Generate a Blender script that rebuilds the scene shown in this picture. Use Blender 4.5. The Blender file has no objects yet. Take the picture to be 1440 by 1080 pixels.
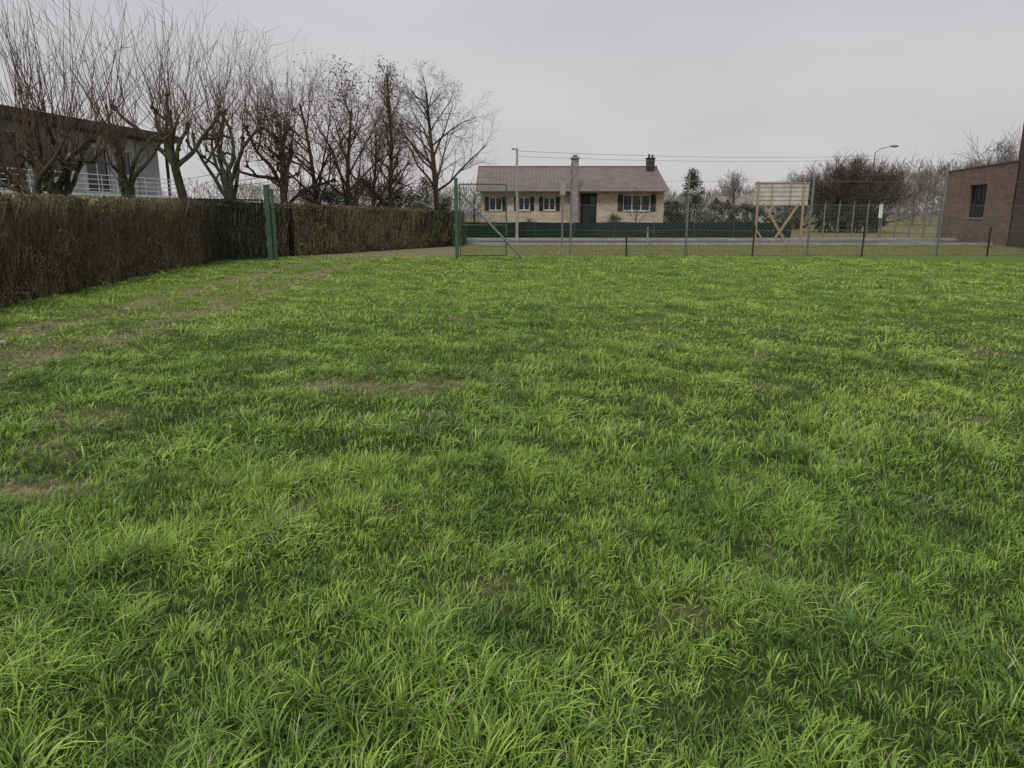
import bpy, math, random
import numpy as np
from mathutils import Vector
random.seed(7); rng=np.random.default_rng(11)
S=bpy.context.scene
S.view_settings.view_transform='Standard'; S.view_settings.look='None'; S.view_settings.exposure=0
COL=S.collection

# ---------------------------------------------------------------- noise
_tab=rng.random((64,256,256)).astype(np.float32)
def vnoise(x,y,scale,seed):
    x=np.asarray(x,float)/scale+1000.37; y=np.asarray(y,float)/scale+1000.71
    xi=np.floor(x).astype(int); yi=np.floor(y).astype(int)
    fx=x-xi; fy=y-yi; fx=fx*fx*(3-2*fx); fy=fy*fy*(3-2*fy)
    t=_tab[seed]; a=t[xi&255,yi&255]; b=t[(xi+1)&255,yi&255]; c=t[xi&255,(yi+1)&255]; d=t[(xi+1)&255,(yi+1)&255]
    return (a*(1-fx)+b*fx)*(1-fy)+(c*(1-fx)+d*fx)*fy
def fbm(x,y,scale,seed,o=3):
    s=0;amp=1;tot=0
    for i in range(o):
        s=s+amp*vnoise(x,y,scale/(2**i),seed+i); tot+=amp; amp*=.5
    return s/tot
def sstep(a,b,x):
    t=np.clip((x-a)/(b-a),0,1); return t*t*(3-2*t)

# ---------------------------------------------------------------- materials
def mat_new(name):
    m=bpy.data.materials.new(name); m.use_nodes=True
    nt=m.node_tree; return m,nt,nt.nodes['Principled BSDF']
def N(nt,t,**k):
    n=nt.nodes.new(t)
    for a,b in k.items(): setattr(n,a,b)
    return n
def mat_noise(name,c1,c2,scale=6,rough=.8,bump=0.0,metal=0,detail=5,spec=.3):
    m,nt,b=mat_new(name)
    tc=N(nt,'ShaderNodeTexCoord'); no=N(nt,'ShaderNodeTexNoise'); no.inputs['Scale'].default_value=scale; no.inputs['Detail'].default_value=detail
    cr=N(nt,'ShaderNodeValToRGB'); cr.color_ramp.elements[0].position=.32; cr.color_ramp.elements[1].position=.68
    cr.color_ramp.elements[0].color=(*c1,1); cr.color_ramp.elements[1].color=(*c2,1)
    nt.links.new(tc.outputs['Object'],no.inputs['Vector']); nt.links.new(no.outputs['Fac'],cr.inputs['Fac']); nt.links.new(cr.outputs['Color'],b.inputs['Base Color'])
    b.inputs['Roughness'].default_value=rough; b.inputs['Metallic'].default_value=metal; b.inputs['Specular IOR Level'].default_value=spec
    if bump:
        bp=N(nt,'ShaderNodeBump'); bp.inputs['Strength'].default_value=bump; bp.inputs['Distance'].default_value=.02
        nt.links.new(no.outputs['Fac'],bp.inputs['Height']); nt.links.new(bp.outputs['Normal'],b.inputs['Normal'])
    return m
def mat_brick(name,c1,c2,mortar,scale=4.5):
    m,nt,b=mat_new(name)
    tc=N(nt,'ShaderNodeTexCoord'); sp=N(nt,'ShaderNodeSeparateXYZ'); ad=N(nt,'ShaderNodeMath',operation='ADD'); cb=N(nt,'ShaderNodeCombineXYZ')
    L=nt.links.new
    L(tc.outputs['Object'],sp.inputs[0]); L(sp.outputs['X'],ad.inputs[0]); L(sp.outputs['Y'],ad.inputs[1]); L(ad.outputs[0],cb.inputs['X']); L(sp.outputs['Z'],cb.inputs['Y'])
    br=N(nt,'ShaderNodeTexBrick'); br.inputs['Color1'].default_value=(*c1,1); br.inputs['Color2'].default_value=(*c2,1); br.inputs['Mortar'].default_value=(*mortar,1)
    br.inputs['Scale'].default_value=1; br.inputs['Brick Width'].default_value=.22; br.inputs['Row Height'].default_value=.07; br.inputs['Mortar Size'].default_value=.010
    L(cb.outputs[0],br.inputs['Vector'])
    no=N(nt,'ShaderNodeTexNoise'); no.inputs['Scale'].default_value=1.2; no.inputs['Detail'].default_value=9; no.inputs['Roughness'].default_value=.7
    mp=N(nt,'ShaderNodeMapping'); mp.inputs['Scale'].default_value=(1,1,3); L(tc.outputs['Object'],mp.inputs[0]); L(mp.outputs[0],no.inputs['Vector'])
    mx=N(nt,'ShaderNodeMixRGB',blend_type='MULTIPLY'); mx.inputs['Fac'].default_value=.85
    cr=N(nt,'ShaderNodeValToRGB'); cr.color_ramp.elements[0].color=(.5,.5,.5,1); cr.color_ramp.elements[0].position=.37; cr.color_ramp.elements[1].position=.63
    L(no.outputs['Fac'],cr.inputs[0]); L(br.outputs['Color'],mx.inputs[1]); L(cr.outputs[0],mx.inputs[2]); L(mx.outputs[0],b.inputs['Base Color'])
    b.inputs['Roughness'].default_value=.9
    return m
def mat_tint(name,rough=.6,trans=.3,spec=.25):
    m,nt,b=mat_new(name); L=nt.links.new
    at=N(nt,'ShaderNodeAttribute',attribute_name='tint'); L(at.outputs['Color'],b.inputs['Base Color'])
    b.inputs['Roughness'].default_value=rough; b.inputs['Specular IOR Level'].default_value=spec
    if trans>0:
        tr=N(nt,'ShaderNodeBsdfTranslucent'); L(at.outputs['Color'],tr.inputs['Color'])
        mx=N(nt,'ShaderNodeMixShader'); mx.inputs[0].default_value=trans
        L(b.outputs[0],mx.inputs[1]); L(tr.outputs[0],mx.inputs[2]); L(mx.outputs[0],nt.nodes['Material Output'].inputs['Surface'])
    return m
M={}
M['blade']=mat_tint('grass_blade',.45,.27,.35)
M['leaf']=mat_tint('leaf',.6,0,.2)
M['bark']=mat_noise('bark',(.03,.024,.017),(.085,.07,.05),9,.9,.5)
M['barkgreen']=mat_noise('bark_algae',(.028,.026,.017),(.085,.08,.05),7,.9,.5)
M['twig']=mat_noise('twig',(.052,.033,.025),(.115,.074,.055),5,.85)
M['twigred']=mat_noise('twig_reddish',(.065,.036,.03),(.13,.077,.062),5,.85)
M['twiggrey']=mat_noise('twig_grey',(.07,.058,.047),(.13,.11,.093),5,.85)
M['twighazed']=mat_noise('twig_painted_haze',(.155,.143,.138),(.24,.225,.222),.2,.9)  # distant twigs: aerial haze painted in as a lighter grey base colour
M['green']=mat_noise('green_paint',(.04,.075,.055),(.075,.12,.09),8,.5,.1)
M['dkgreen']=mat_noise('dark_green_paint',(.007,.013,.009),(.016,.028,.02),8,.6,.1)
M['galv']=mat_noise('galvanised_steel',(.15,.16,.16),(.25,.26,.26),12,.5,0,.3)
M['dkmetal']=mat_noise('dark_metal',(.015,.017,.017),(.04,.042,.04),12,.6)
M['wood']=mat_noise('timber',(.28,.205,.14),(.40,.31,.215),6,.8,.2)
M['board']=mat_noise('board',(.42,.39,.355),(.58,.55,.505),2.5,.8,.1)
M['gap']=mat_noise('board_backing',(.14,.12,.10),(.2,.18,.15),2.5,.8,.1)
M['white']=mat_noise('white_render',(.33,.33,.325),(.47,.47,.46),1.5,.8)
M['greyw']=mat_noise('grey_render',(.24,.24,.24),(.34,.34,.34),1.5,.85)
M['black']=mat_noise('dark_fascia',(.018,.016,.016),(.035,.032,.03),3,.7)
M['fascia']=mat_noise('roof_fascia',(.03,.027,.025),(.06,.052,.048),3,.7)
M['frame']=mat_noise('white_frame',(.65,.65,.63),(.8,.8,.78),3,.5)
M['conc']=mat_noise('concrete',(.26,.25,.23),(.40,.39,.36),2.5,.85,.2)
M['tan']=mat_brick('tan_brick',(.60,.475,.35),(.70,.57,.43),(.52,.46,.38))
M['grey_brick']=mat_brick('grey_brick',(.27,.25,.23),(.38,.355,.33),(.36,.35,.33))
M['red']=mat_brick('red_brick',(.225,.118,.082),(.325,.182,.128),(.30,.25,.21))
M['dred']=mat_brick('dark_red_brick',(.09,.048,.037),(.135,.073,.055),(.10,.085,.075))
M['sooty']=mat_brick('sooty_brick',(.05,.04,.036),(.08,.062,.055),(.07,.065,.06))
M['shutter']=mat_noise('shutter_paint',(.012,.018,.016),(.03,.035,.03),4,.6)
M['distwall']=mat_noise('pale_wall',(.33,.31,.30),(.42,.40,.38),1,.9)
M['distroof']=mat_noise('pale_roof',(.19,.165,.16),(.25,.22,.21),1,.9)
M['stone']=mat_noise('pale_stone',(.25,.23,.21),(.42,.40,.37),20,.9,.3)
m,nt,b=mat_new('window_glass'); b.inputs['Base Color'].default_value=(.012,.015,.018,1); b.inputs['Roughness'].default_value=.12; M['glass']=m
m,nt,b=mat_new('roof_tiles'); L=nt.links.new
tc=N(nt,'ShaderNodeTexCoord'); w1=N(nt,'ShaderNodeTexWave',wave_type='BANDS',bands_direction='X'); w1.inputs['Scale'].default_value=1.3; w1.inputs['Distortion'].default_value=.15
w2=N(nt,'ShaderNodeTexWave',wave_type='BANDS',bands_direction='Y',wave_profile='SAW'); w2.inputs['Scale'].default_value=1.0
no=N(nt,'ShaderNodeTexNoise'); no.inputs['Scale'].default_value=1.4; no.inputs['Detail'].default_value=8
for n in (w1,w2,no): L(tc.outputs['Object'],n.inputs['Vector'])
ad=N(nt,'ShaderNodeMath',operation='MULTIPLY_ADD'); ad.inputs[1].default_value=.22; L(w1.outputs['Fac'],ad.inputs[0])
a2=N(nt,'ShaderNodeMath',operation='MULTIPLY_ADD'); a2.inputs[1].default_value=.28; L(w2.outputs['Fac'],a2.inputs[0]); L(no.outputs['Fac'],a2.inputs[2]); L(a2.outputs[0],ad.inputs[2])
cr=N(nt,'ShaderNodeValToRGB'); cr.color_ramp.elements[0].position=.4; cr.color_ramp.elements[0].color=(.095,.064,.062,1); cr.color_ramp.elements[1].position=1; cr.color_ramp.elements[1].color=(.20,.147,.142,1)
L(ad.outputs[0],cr.inputs[0]); L(cr.outputs[0],b.inputs['Base Color']); b.inputs['Roughness'].default_value=.65; M['roof']=m
m=mat_noise('asphalt',(.045,.046,.05),(.075,.076,.08),1.2,.3,0,0,8,.5); M['asphalt']=m

# ---------------------------------------------------------------- mesh helpers
def np_mesh(name,V,Q,mats,midx=None,tint=None,smooth=False):
    me=bpy.data.meshes.new(name); V=np.ascontiguousarray(V,np.float32); Q=np.ascontiguousarray(Q,np.int32)
    me.vertices.add(len(V)); me.vertices.foreach_set('co',V.ravel())
    k=Q.shape[1]; me.loops.add(Q.size); me.loops.foreach_set('vertex_index',Q.ravel())
    me.polygons.add(len(Q)); me.polygons.foreach_set('loop_start',np.arange(0,Q.size,k,dtype=np.int32))
    for mm in mats: me.materials.append(mm)
    if midx is not None: me.polygons.foreach_set('material_index',np.ascontiguousarray(midx,np.int32))
    me.update(calc_edges=True)
    if tint is not None:
        a=me.attributes.new('tint','FLOAT_COLOR','POINT')
        c=np.ones((len(V),4),np.float32); c[:,:3]=tint; a.data.foreach_set('color',c.ravel())
    me.polygons.foreach_set('use_smooth',np.full(len(Q),smooth,dtype=bool))
    return me
def meta(o,label=None,category=None,group=None,kind=None):
    if label:o['label']=label
    if category:o['category']=category
    if group:o['group']=group
    if kind:o['kind']=kind
def add(name,me,parent=None,loc=(0,0,0),rot=0,**k):
    o=bpy.data.objects.new(name,me); COL.objects.link(o); o.location=loc; o.rotation_euler[2]=rot
    if parent: o.parent=parent
    meta(o,**k); return o
def thing(name,loc,rot=0,**k):
    return add(name,None,None,loc,rot,**k)
CUBEF=np.array([[0,3,2,1],[4,5,6,7],[0,1,5,4],[1,2,6,5],[2,3,7,6],[3,0,4,7]])
def boxV(b):
    x0,x1,y0,y1,z0,z1=b
    return np.array([[x0,y0,z0],[x1,y0,z0],[x1,y1,z0],[x0,y1,z0],[x0,y0,z1],[x1,y0,z1],[x1,y1,z1],[x0,y1,z1]],float)
def boxes(name,bs,mats,parent=None,midx=None,**k):
    if not isinstance(mats,list): mats=[mats]
    V=np.vstack([boxV(b) for b in bs]); F=np.vstack([CUBEF+8*i for i in range(len(bs))])
    mi=None if midx is None else np.repeat(midx,6)
    return add(name,np_mesh(name,V,F,mats,mi),parent,**k)
def tubesVF(segs,k):
    A=np.array([s[0] for s in segs],float); B=np.array([s[1] for s in segs],float); ra=np.array([s[2] for s in segs]); rb=np.array([s[3] for s in segs])
    D=B-A; D/=np.linalg.norm(D,axis=1,keepdims=True)+1e-9
    up=np.where(np.abs(D[:,2:3])>.9,np.array([[1.,0,0]]),np.array([[0,0,1.]])); U=np.cross(D,up); U/=np.linalg.norm(U,axis=1,keepdims=True)+1e-9; W=np.cross(D,U)
    n=len(A); V=np.zeros((n,2*k,3))
    for i in range(k):
        a=2*math.pi*i/k; d=U*math.cos(a)+W*math.sin(a)
        V[:,i]=A+d*ra[:,None]; V[:,k+i]=B+d*rb[:,None]
    base=(np.arange(n)*2*k)[:,None]
    F=np.stack([np.concatenate([base+i,base+(i+1)%k,base+k+(i+1)%k,base+k+i],1) for i in range(k)],1).reshape(-1,4)
    return V.reshape(-1,3),F
def tubes(name,segs,k,mat,parent=None,smooth=True,**kw):
    V,F=tubesVF(segs,k); return add(name,np_mesh(name,V,F,[mat],smooth=smooth),parent,**kw)
def wall_cells(x0,x1,z0,z1,y0,y1,ops):
    xs=sorted({x0,x1,*[o[0] for o in ops],*[o[1] for o in ops]}); zs=sorted({z0,z1,*[o[2] for o in ops],*[o[3] for o in ops]})
    out=[]
    for i in range(len(xs)-1):
        for j in range(len(zs)-1):
            cx=(xs[i]+xs[i+1])/2; cz=(zs[j]+zs[j+1])/2
            if any(o[0]<cx<o[1] and o[2]<cz<o[3] for o in ops): continue
            out.append((xs[i],xs[i+1],y0,y1,zs[j],zs[j+1]))
    return out
def window(parent,x0,x1,z0,z1,y=0.1,cols=2,shut=0,sill=True,name='window',fm='frame'):
    w=add(name,None,parent,(x0,y,z0)); W=x1-x0;H=z1-z0;t=.055
    fr=[(0,W,0,.05,0,t),(0,W,0,.05,H-t,H),(0,t,0,.05,t,H-t),(W-t,W,0,.05,t,H-t)]
    for i in range(1,cols): fr.append((W*i/cols-.03,W*i/cols+.03,.002,.048,t,H-t))
    boxes('frame',fr,M[fm],w); boxes('glass',[(t,W-t,.025,.035,t,H-t)],M['glass'],w)
    if sill: boxes('sill',[(-.05,W+.05,-y-.05,0,-.06,0)],M['conc'],w)
    if shut:
        for a,bb in ((-shut-.02,-.02),(W+.02,W+shut+.02)):
            boxes('shutter',[(a,bb,-y-.045,-y-.004,-.02,H+.02)]+[(a+.04,bb-.04,-y-.055,-y-.045,z,z+.06) for z in np.arange(.05,H-.1,.12)],M['shutter'],w)
    return w

# ---------------------------------------------------------------- ground
RUTS=(-5.3,-6.9)
PATCH=[(-1.6,7.1,1.0,.34,.82),(-.7,7.25,.7,.24,.8),(.5,8.15,.38,.22,.82),(-2.95,4.4,.45,.28,.8),(-3.5,4.0,.5,.3,.85),(2.9,8.6,.5,.25,.6),(-3.6,6.0,.4,.3,.4),(3.2,12,.8,.5,.35),(-4.2,10.5,.7,.4,.4),(-.15,3.0,.22,.14,.4)]
def bareness(x,y):
    b=np.zeros_like(x)
    wob=(vnoise(x,y,3.0,20)-.5)*.5; jag=fbm(x,y,.35,21)
    for r in RUTS:
        b=np.maximum(b,.80*(1-sstep(.12,.55,np.abs(x-r-wob)))*sstep(.25,.62,jag+.09)*sstep(4,7,y))
    b=np.maximum(b,.40*(1-sstep(.6,1.8,np.abs(x+6.1-wob)))*sstep(.35,.65,jag))
    for px,py,rx,ry,s in PATCH:
        d=np.sqrt(((x-px)/rx)**2+((y-py)/ry)**2)
        b=np.maximum(b,s*(1-sstep(.3,1.7,d))*sstep(.3,.62,jag+.07))
    b=np.maximum(b,sstep(.68,.8,fbm(x,y,.55,24,3))*.35)
    b=np.maximum(b,sstep(26,30,y)*(1-sstep(2.2,3.4,np.abs(x+5.2+wob)))*.9)
    b=np.maximum(b,sstep(27.5,29.5,y)*.38*sstep(.3,.6,jag))
    return b
def height(x,y):
    f=1-sstep(24,30,y)
    g=1-sstep(25,45,np.abs(x))
    h=(fbm(x,y,1.1,1)-.5)*.11+(fbm(x,y,5,5)-.5)*.14+(vnoise(x,y,.35,9)-.5)*.055
    for r in RUTS: h=h-.05*np.exp(-((x-r)/.22)**2)*sstep(3,6,y)
    return h*f*g
xs=np.concatenate([-np.geomspace(900,16,18),np.arange(-15.7,15.8,.12),np.geomspace(16,900,18)])
ys=np.concatenate([[-300,-100,-40,-15,-6,-3],np.arange(-2,14,.1),np.arange(14,31,.3),np.geomspace(31.5,1200,26)])
X,Y=np.meshgrid(xs,ys,indexing='ij'); Z=height(X,Y)-.004
nx,ny=X.shape; V=np.stack([X.ravel(),Y.ravel(),Z.ravel()],1)
I=np.arange(nx*ny).reshape(nx,ny); F=np.stack([I[:-1,:-1],I[1:,:-1],I[1:,1:],I[:-1,1:]],-1).reshape(-1,4)
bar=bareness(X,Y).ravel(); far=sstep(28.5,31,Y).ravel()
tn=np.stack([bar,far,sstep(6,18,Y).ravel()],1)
m,nt,b=mat_new('soil_and_grass'); L=nt.links.new
at=N(nt,'ShaderNodeAttribute',attribute_name='tint'); sp=N(nt,'ShaderNodeSeparateColor'); L(at.outputs['Color'],sp.inputs[0])
tc=N(nt,'ShaderNodeTexCoord')
def ns(scale,c1,c2,p0=.35,p1=.65):
    n=N(nt,'ShaderNodeTexNoise'); n.inputs['Scale'].default_value=scale; n.inputs['Detail'].default_value=8; n.inputs['Roughness'].default_value=.65; L(tc.outputs['Object'],n.inputs['Vector'])
    c=N(nt,'ShaderNodeValToRGB'); c.color_ramp.elements[0].position=p0; c.color_ramp.elements[1].position=p1; c.color_ramp.elements[0].color=(*c1,1); c.color_ramp.elements[1].color=(*c2,1); L(n.outputs['Fac'],c.inputs[0]); return n,c
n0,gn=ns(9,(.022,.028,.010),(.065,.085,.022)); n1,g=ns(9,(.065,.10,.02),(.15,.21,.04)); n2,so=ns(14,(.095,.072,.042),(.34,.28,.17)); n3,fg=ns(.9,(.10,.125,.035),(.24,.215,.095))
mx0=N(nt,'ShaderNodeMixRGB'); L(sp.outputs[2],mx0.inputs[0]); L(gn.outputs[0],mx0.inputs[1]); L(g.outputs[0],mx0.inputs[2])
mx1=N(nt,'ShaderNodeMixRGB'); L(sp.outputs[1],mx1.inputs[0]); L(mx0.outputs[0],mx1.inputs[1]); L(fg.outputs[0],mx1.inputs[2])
mx2=N(nt,'ShaderNodeMixRGB'); L(sp.outputs[0],mx2.inputs[0]); L(mx1.outputs[0],mx2.inputs[1]); L(so.outputs[0],mx2.inputs[2]); L(mx2.outputs[0],b.inputs['Base Color'])
bp=N(nt,'ShaderNodeBump'); bp.inputs['Strength'].default_value=.8; bp.inputs['Distance'].default_value=.03; L(n2.outputs['Fac'],bp.inputs['Height']); L(bp.outputs['Normal'],b.inputs['Normal']); b.inputs['Roughness'].default_value=.95; b.inputs['Specular IOR Level'].default_value=.1
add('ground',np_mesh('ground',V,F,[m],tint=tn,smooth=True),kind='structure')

# ---------------------------------------------------------------- grass
def hedge_x(y): return -9.15-(y-11)*.095
def sample(n,r0,r1,apex=-1.5,half=41):
    r=np.sqrt(rng.uniform(r0*r0,r1*r1,n)); a=np.radians(rng.uniform(-half,half,n))
    x=r*np.sin(a); y=apex+r*np.cos(a); return x,y
def blades(x,y,L,w,levels,ang,lean,tone,yellow):
    n=len(x); z=height(x,y)-.008
    lean=np.clip(lean,.05,1.35)
    dx,dy=np.cos(ang),np.sin(ang)
    ta=ang+math.pi/2+rng.normal(0,.6,n); wx,wy=np.cos(ta),np.sin(ta)
    ts=np.linspace(0,1,levels); prof=np.array([.7,1,.75,.08]) if levels==4 else np.array([.9,.95,.12])
    V=np.zeros((n,levels,2,3)); T=np.zeros((n,levels,2,3))
    c_mid=np.array([.29,.455,.085]); c_yel=np.array([.51,.635,.125]); c_str=np.array([.56,.52,.32]); c_deep=np.array([.125,.23,.052])
    u=np.clip(fbm(x,y,3.0,34)*1.4-.32+rng.normal(0,.15,n)+yellow+tone*.25,0,1)[:,None]
    c=c_mid*(1-u)+c_yel*u
    d=np.clip(sstep(.45,.70,fbm(x,y,.42,38))*.68-tone*.36+rng.normal(0,.15,n),0,1)[:,None]; c=c*(1-d)+c_deep*d
    st=(rng.random(n)<(.03+.40*bareness(x,y)))[:,None]; c=np.where(st,c_str*rng.uniform(.4,1.0,(n,1)),c)
    c=c*rng.uniform(.62,1.3,(n,1))
    for i,t in enumerate(ts):
        h=L*(t-lean*.40*t*t-np.maximum(lean-.8,0)*.35*t**3); o=L*lean*.8*t**1.7
        cx=x+dx*o; cy=y+dy*o; cz=z+np.maximum(h,.0)
        ww=w*prof[i]*.5
        for s in (0,1):
            q=-1 if s==0 else 1
            V[:,i,s,0]=cx+wx*ww*q; V[:,i,s,1]=cy+wy*ww*q; V[:,i,s,2]=cz+ww*q*.35
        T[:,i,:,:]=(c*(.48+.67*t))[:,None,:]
    base=(np.arange(n)*levels*2)[:,None]
    F=np.stack([np.concatenate([base+2*i,base+2*i+1,base+2*i+3,base+2*i+2],1) for i in range(levels-1)],1).reshape(-1,4)
    return V.reshape(-1,3),F,T.reshape(-1,3)
def ok(x,y,p): return (x>hedge_x(y)+.25)&(x<24)&(y<29.3)&(rng.random(len(x))>p)
parts=[]
for n,r0,r1,w,lv,sp_,per in ((180000,2.2,6.5,.0053,4,.028,17),(150000,6.5,11.5,.0078,4,.044,15),(140000,11.5,19.5,.012,3,.075,15),(150000,19.5,31.5,.019,3,.12,15)):
    nt_=int(n*.66/per); cx,cy=sample(nt_,r0,r1); cn=fbm(cx,cy,.55,40,2)
    k=ok(cx,cy,bareness(cx,cy)*.85)&(rng.random(nt_)<-.12+2.0*cn); cx,cy,cn=cx[k],cy[k],cn[k]
    far_=sstep(3.5,11,cy)
    tl=np.exp(rng.normal(0,.32,len(cx)))*(.60+.70*sstep(.42,.70,cn)+.25*sstep(.55,.75,fbm(cx,cy,1.7,43,2))); tt=rng.normal(0,.9,len(cx)); hd=rng.uniform(0,6.28,len(cx)); fl=vnoise(cx,cy,.8,46)*.5
    cx,cy,tl,tt,hd,far_,fl=[np.repeat(a,per) for a in (cx,cy,tl,tt,hd,far_,fl)]; m=len(cx)
    ox,oy=rng.normal(0,sp_,m)*np.sqrt(tl),rng.normal(0,sp_,m)*np.sqrt(tl)
    ang=np.arctan2(oy+.03*np.sin(hd),ox+.03*np.cos(hd))+rng.normal(0,.6,m)
    Lb=np.minimum((.100-.022*far_)*tl*rng.uniform(.55,1.3,m),.17); lean=.08+fl+.5*np.hypot(ox,oy)/sp_/1.4+rng.normal(0,.22,m)
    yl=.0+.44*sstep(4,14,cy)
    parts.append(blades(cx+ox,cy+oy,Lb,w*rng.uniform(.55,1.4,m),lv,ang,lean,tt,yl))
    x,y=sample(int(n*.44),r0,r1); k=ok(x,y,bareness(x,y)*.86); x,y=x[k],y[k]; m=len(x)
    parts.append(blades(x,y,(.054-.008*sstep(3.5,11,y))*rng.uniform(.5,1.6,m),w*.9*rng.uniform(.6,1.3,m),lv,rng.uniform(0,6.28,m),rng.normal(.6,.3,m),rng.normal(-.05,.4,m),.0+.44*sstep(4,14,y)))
n=40000; x=rng.uniform(-12,30,n); y=rng.uniform(29.3,38.3,n); k=rng.random(n)>bareness(x,y); x=x[k]; y=y[k]; n=len(x)
p=blades(x,y,.05*rng.uniform(.5,1.5,n),.022*rng.uniform(.6,1.3,n),3,rng.uniform(0,6.28,n),rng.normal(.6,.3,n),rng.normal(0,.5,n),.2); mixc=sstep(.3,.7,vnoise(p[0][:,0],p[0][:,1],1.6,44))[:,None]
T2=p[2]*(.35+.35*mixc)+np.array([.21,.17,.08])*(1-mixc)*.75; parts.append((p[0],p[1],T2))
off=0;VV=[];FF=[];TT=[]
for v,f,t in parts: VV.append(v);FF.append(f+off);TT.append(t);off+=len(v)
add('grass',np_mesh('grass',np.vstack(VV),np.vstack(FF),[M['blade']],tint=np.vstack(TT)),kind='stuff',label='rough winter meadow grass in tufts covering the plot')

# ---------------------------------------------------------------- road etc
boxes('road',[(-140,140,39.6,44.6,-.1,.012)],M['asphalt'],kind='structure')
boxes('kerb',[(-140,140,39.35,39.6,-.1,.1),(-140,140,44.6,44.8,-.1,.12)],M['conc'],kind='structure')
boxes('pavement',[(-140,140,44.8,46.2,-.1,.11)],M['conc'],kind='structure')

# ---------------------------------------------------------------- hedges
def hedge(name,p0,p1,h0,h1,th,nleaf,ntwig,cols,lab,leafsize=.04,cat='hedge',fluff=.06,tcol=(.24,.195,.13)):
    p0=np.array(p0);p1=np.array(p1);Ln=np.linalg.norm(p1-p0);u=(p1-p0)/Ln;nrm=np.array([-u[1],u[0]])
    def P(s,o,z): return np.stack([u[0]*s+nrm[0]*o,u[1]*s+nrm[1]*o,z],-1)
    s=np.linspace(0,Ln,int(Ln*4)+2); V=[];
    for o,zf in ((-th/2+.1,0),(-th/2+.1,1),(th/2-.1,1),(th/2-.1,0)):
        V.append(P(s,np.full_like(s,o)+(vnoise(s,s*0+o,.5,50)-.5)*.08,zf*(h0+(h1-h0)*s/Ln-.12)+(vnoise(s,s*0+o,.6,51)-.5)*.08*zf))
    V=np.stack(V,1); n=len(s); base=np.arange(n-1)[:,None]*4
    F=np.vstack([np.concatenate([base+i,base+i+1,base+5+i,base+4+i],1) for i in range(3)])
    F=np.vstack([F,[[0,1,2,3]],[[4*(n-1),4*(n-1)+3,4*(n-1)+2,4*(n-1)+1]]])
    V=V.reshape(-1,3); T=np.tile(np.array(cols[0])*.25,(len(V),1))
    k=rng.random(nleaf); side=np.where(k<.54,-1,np.where(k<.78,1,0)); ls=rng.uniform(0,Ln,nleaf); H=h0+(h1-h0)*ls/Ln+(vnoise(ls,ls*0,1.4,52)-.5)*.09
    zz=np.where(side==0,H+rng.normal(0,fluff*.6,nleaf),H*rng.random(nleaf)**.85)
    bul=(fbm(ls,zz,.6,53,3)-.5)*.28
    oo=np.where(side==0,rng.uniform(-th/2,th/2,nleaf),side*(th/2+.0+bul+rng.normal(0,fluff*.6,nleaf)))
    C=P(ls,oo,zz); a=rng.normal(0,1,(nleaf,3)); a/=np.linalg.norm(a,axis=1,keepdims=True); bb=np.cross(a,rng.normal(0,1,(nleaf,3))); bb/=np.linalg.norm(bb,axis=1,keepdims=True)
    sz=leafsize*rng.uniform(.5,1.2,(nleaf,1)); LV=np.stack([C-a*sz,C-bb*sz*.5,C+a*sz,C+bb*sz*.5],1).reshape(-1,3); LF=np.arange(nleaf*4).reshape(-1,4)
    cc=np.array(cols); mixn=fbm(ls,zz*1.5,.8,56,3); idx=np.clip((mixn*1.8-.4+rng.normal(0,.22,nleaf))*len(cols),0,len(cols)-1).astype(int)
    shade=.6+.85*sstep(.3,.7,fbm(ls,zz,.45,48,3))
    lc=cc[idx]*rng.uniform(.45,1.35,(nleaf,1))*shade[:,None]; LT=np.repeat(lc,4,0)
    Vs=[V,LV];Fs=[F,LF+len(V)];Ts=[T,LT]; off=len(V)+len(LV)
    if ntwig:
        segs=[]
        for i in range(ntwig):
            s0=random.uniform(0,Ln); hh=h0+(h1-h0)*s0/Ln; o=random.choice((-1,-1,1))*(th/2+.05)+random.gauss(0,.05)
            z0=random.uniform(0,hh*.88); z1=min(z0+random.uniform(.12,.6),hh+random.uniform(-.1,.10))
            a0=u*s0+nrm*o; s1=s0+random.gauss(0,.09); a1=u*s1+nrm*(o+random.gauss(0,.05))
            segs.append(((a0[0],a0[1],z0),(a1[0],a1[1],z1),random.uniform(.003,.006),.002))
        tv,tf=tubesVF(segs,3); tcn=np.repeat(np.array(tcol)*rng.uniform(.35,1.4,(ntwig,1)),6,0)
        Vs.append(tv);Fs.append(tf+off);Ts.append(tcn)
    return add(name,np_mesh(name,np.vstack(Vs),np.vstack(Fs),[M['leaf']],tint=np.vstack(Ts)),None,(p0[0],p0[1],-.03),label=lab,category=cat)
BR=[(.125,.10,.06),(.20,.16,.095),(.26,.215,.13),(.145,.155,.068)]
hedge('hedge',(-8.95,3.5),(-10.75,25.6),1.95,2.05,.8,110000,20000,BR,'clipped brown winter hornbeam hedge with bare twiggy stems',.034)
hedge('hedge',(-10.75,26.3),(-8.95,29.0),2.05,1.95,.8,16000,1200,[(.055,.05,.03),(.09,.08,.045)],'dark brown hedge behind the open gate leaf')
hedge('hedge',(-8.75,29.2),(-4.15,36.6),1.95,1.75,.9,46000,4000,[(.13,.10,.068),(.19,.145,.095),(.165,.15,.082),(.11,.13,.06)],'brown and olive clipped hedge beside the dirt track')
hedge('hedge',(-4.9,35.6),(-2.95,38.9),1.72,1.62,1.3,24000,800,[(.045,.055,.025),(.075,.09,.038),(.10,.105,.05)],'dark olive evergreen hedge at the corner by the road',.045,fluff=.1)

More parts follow.
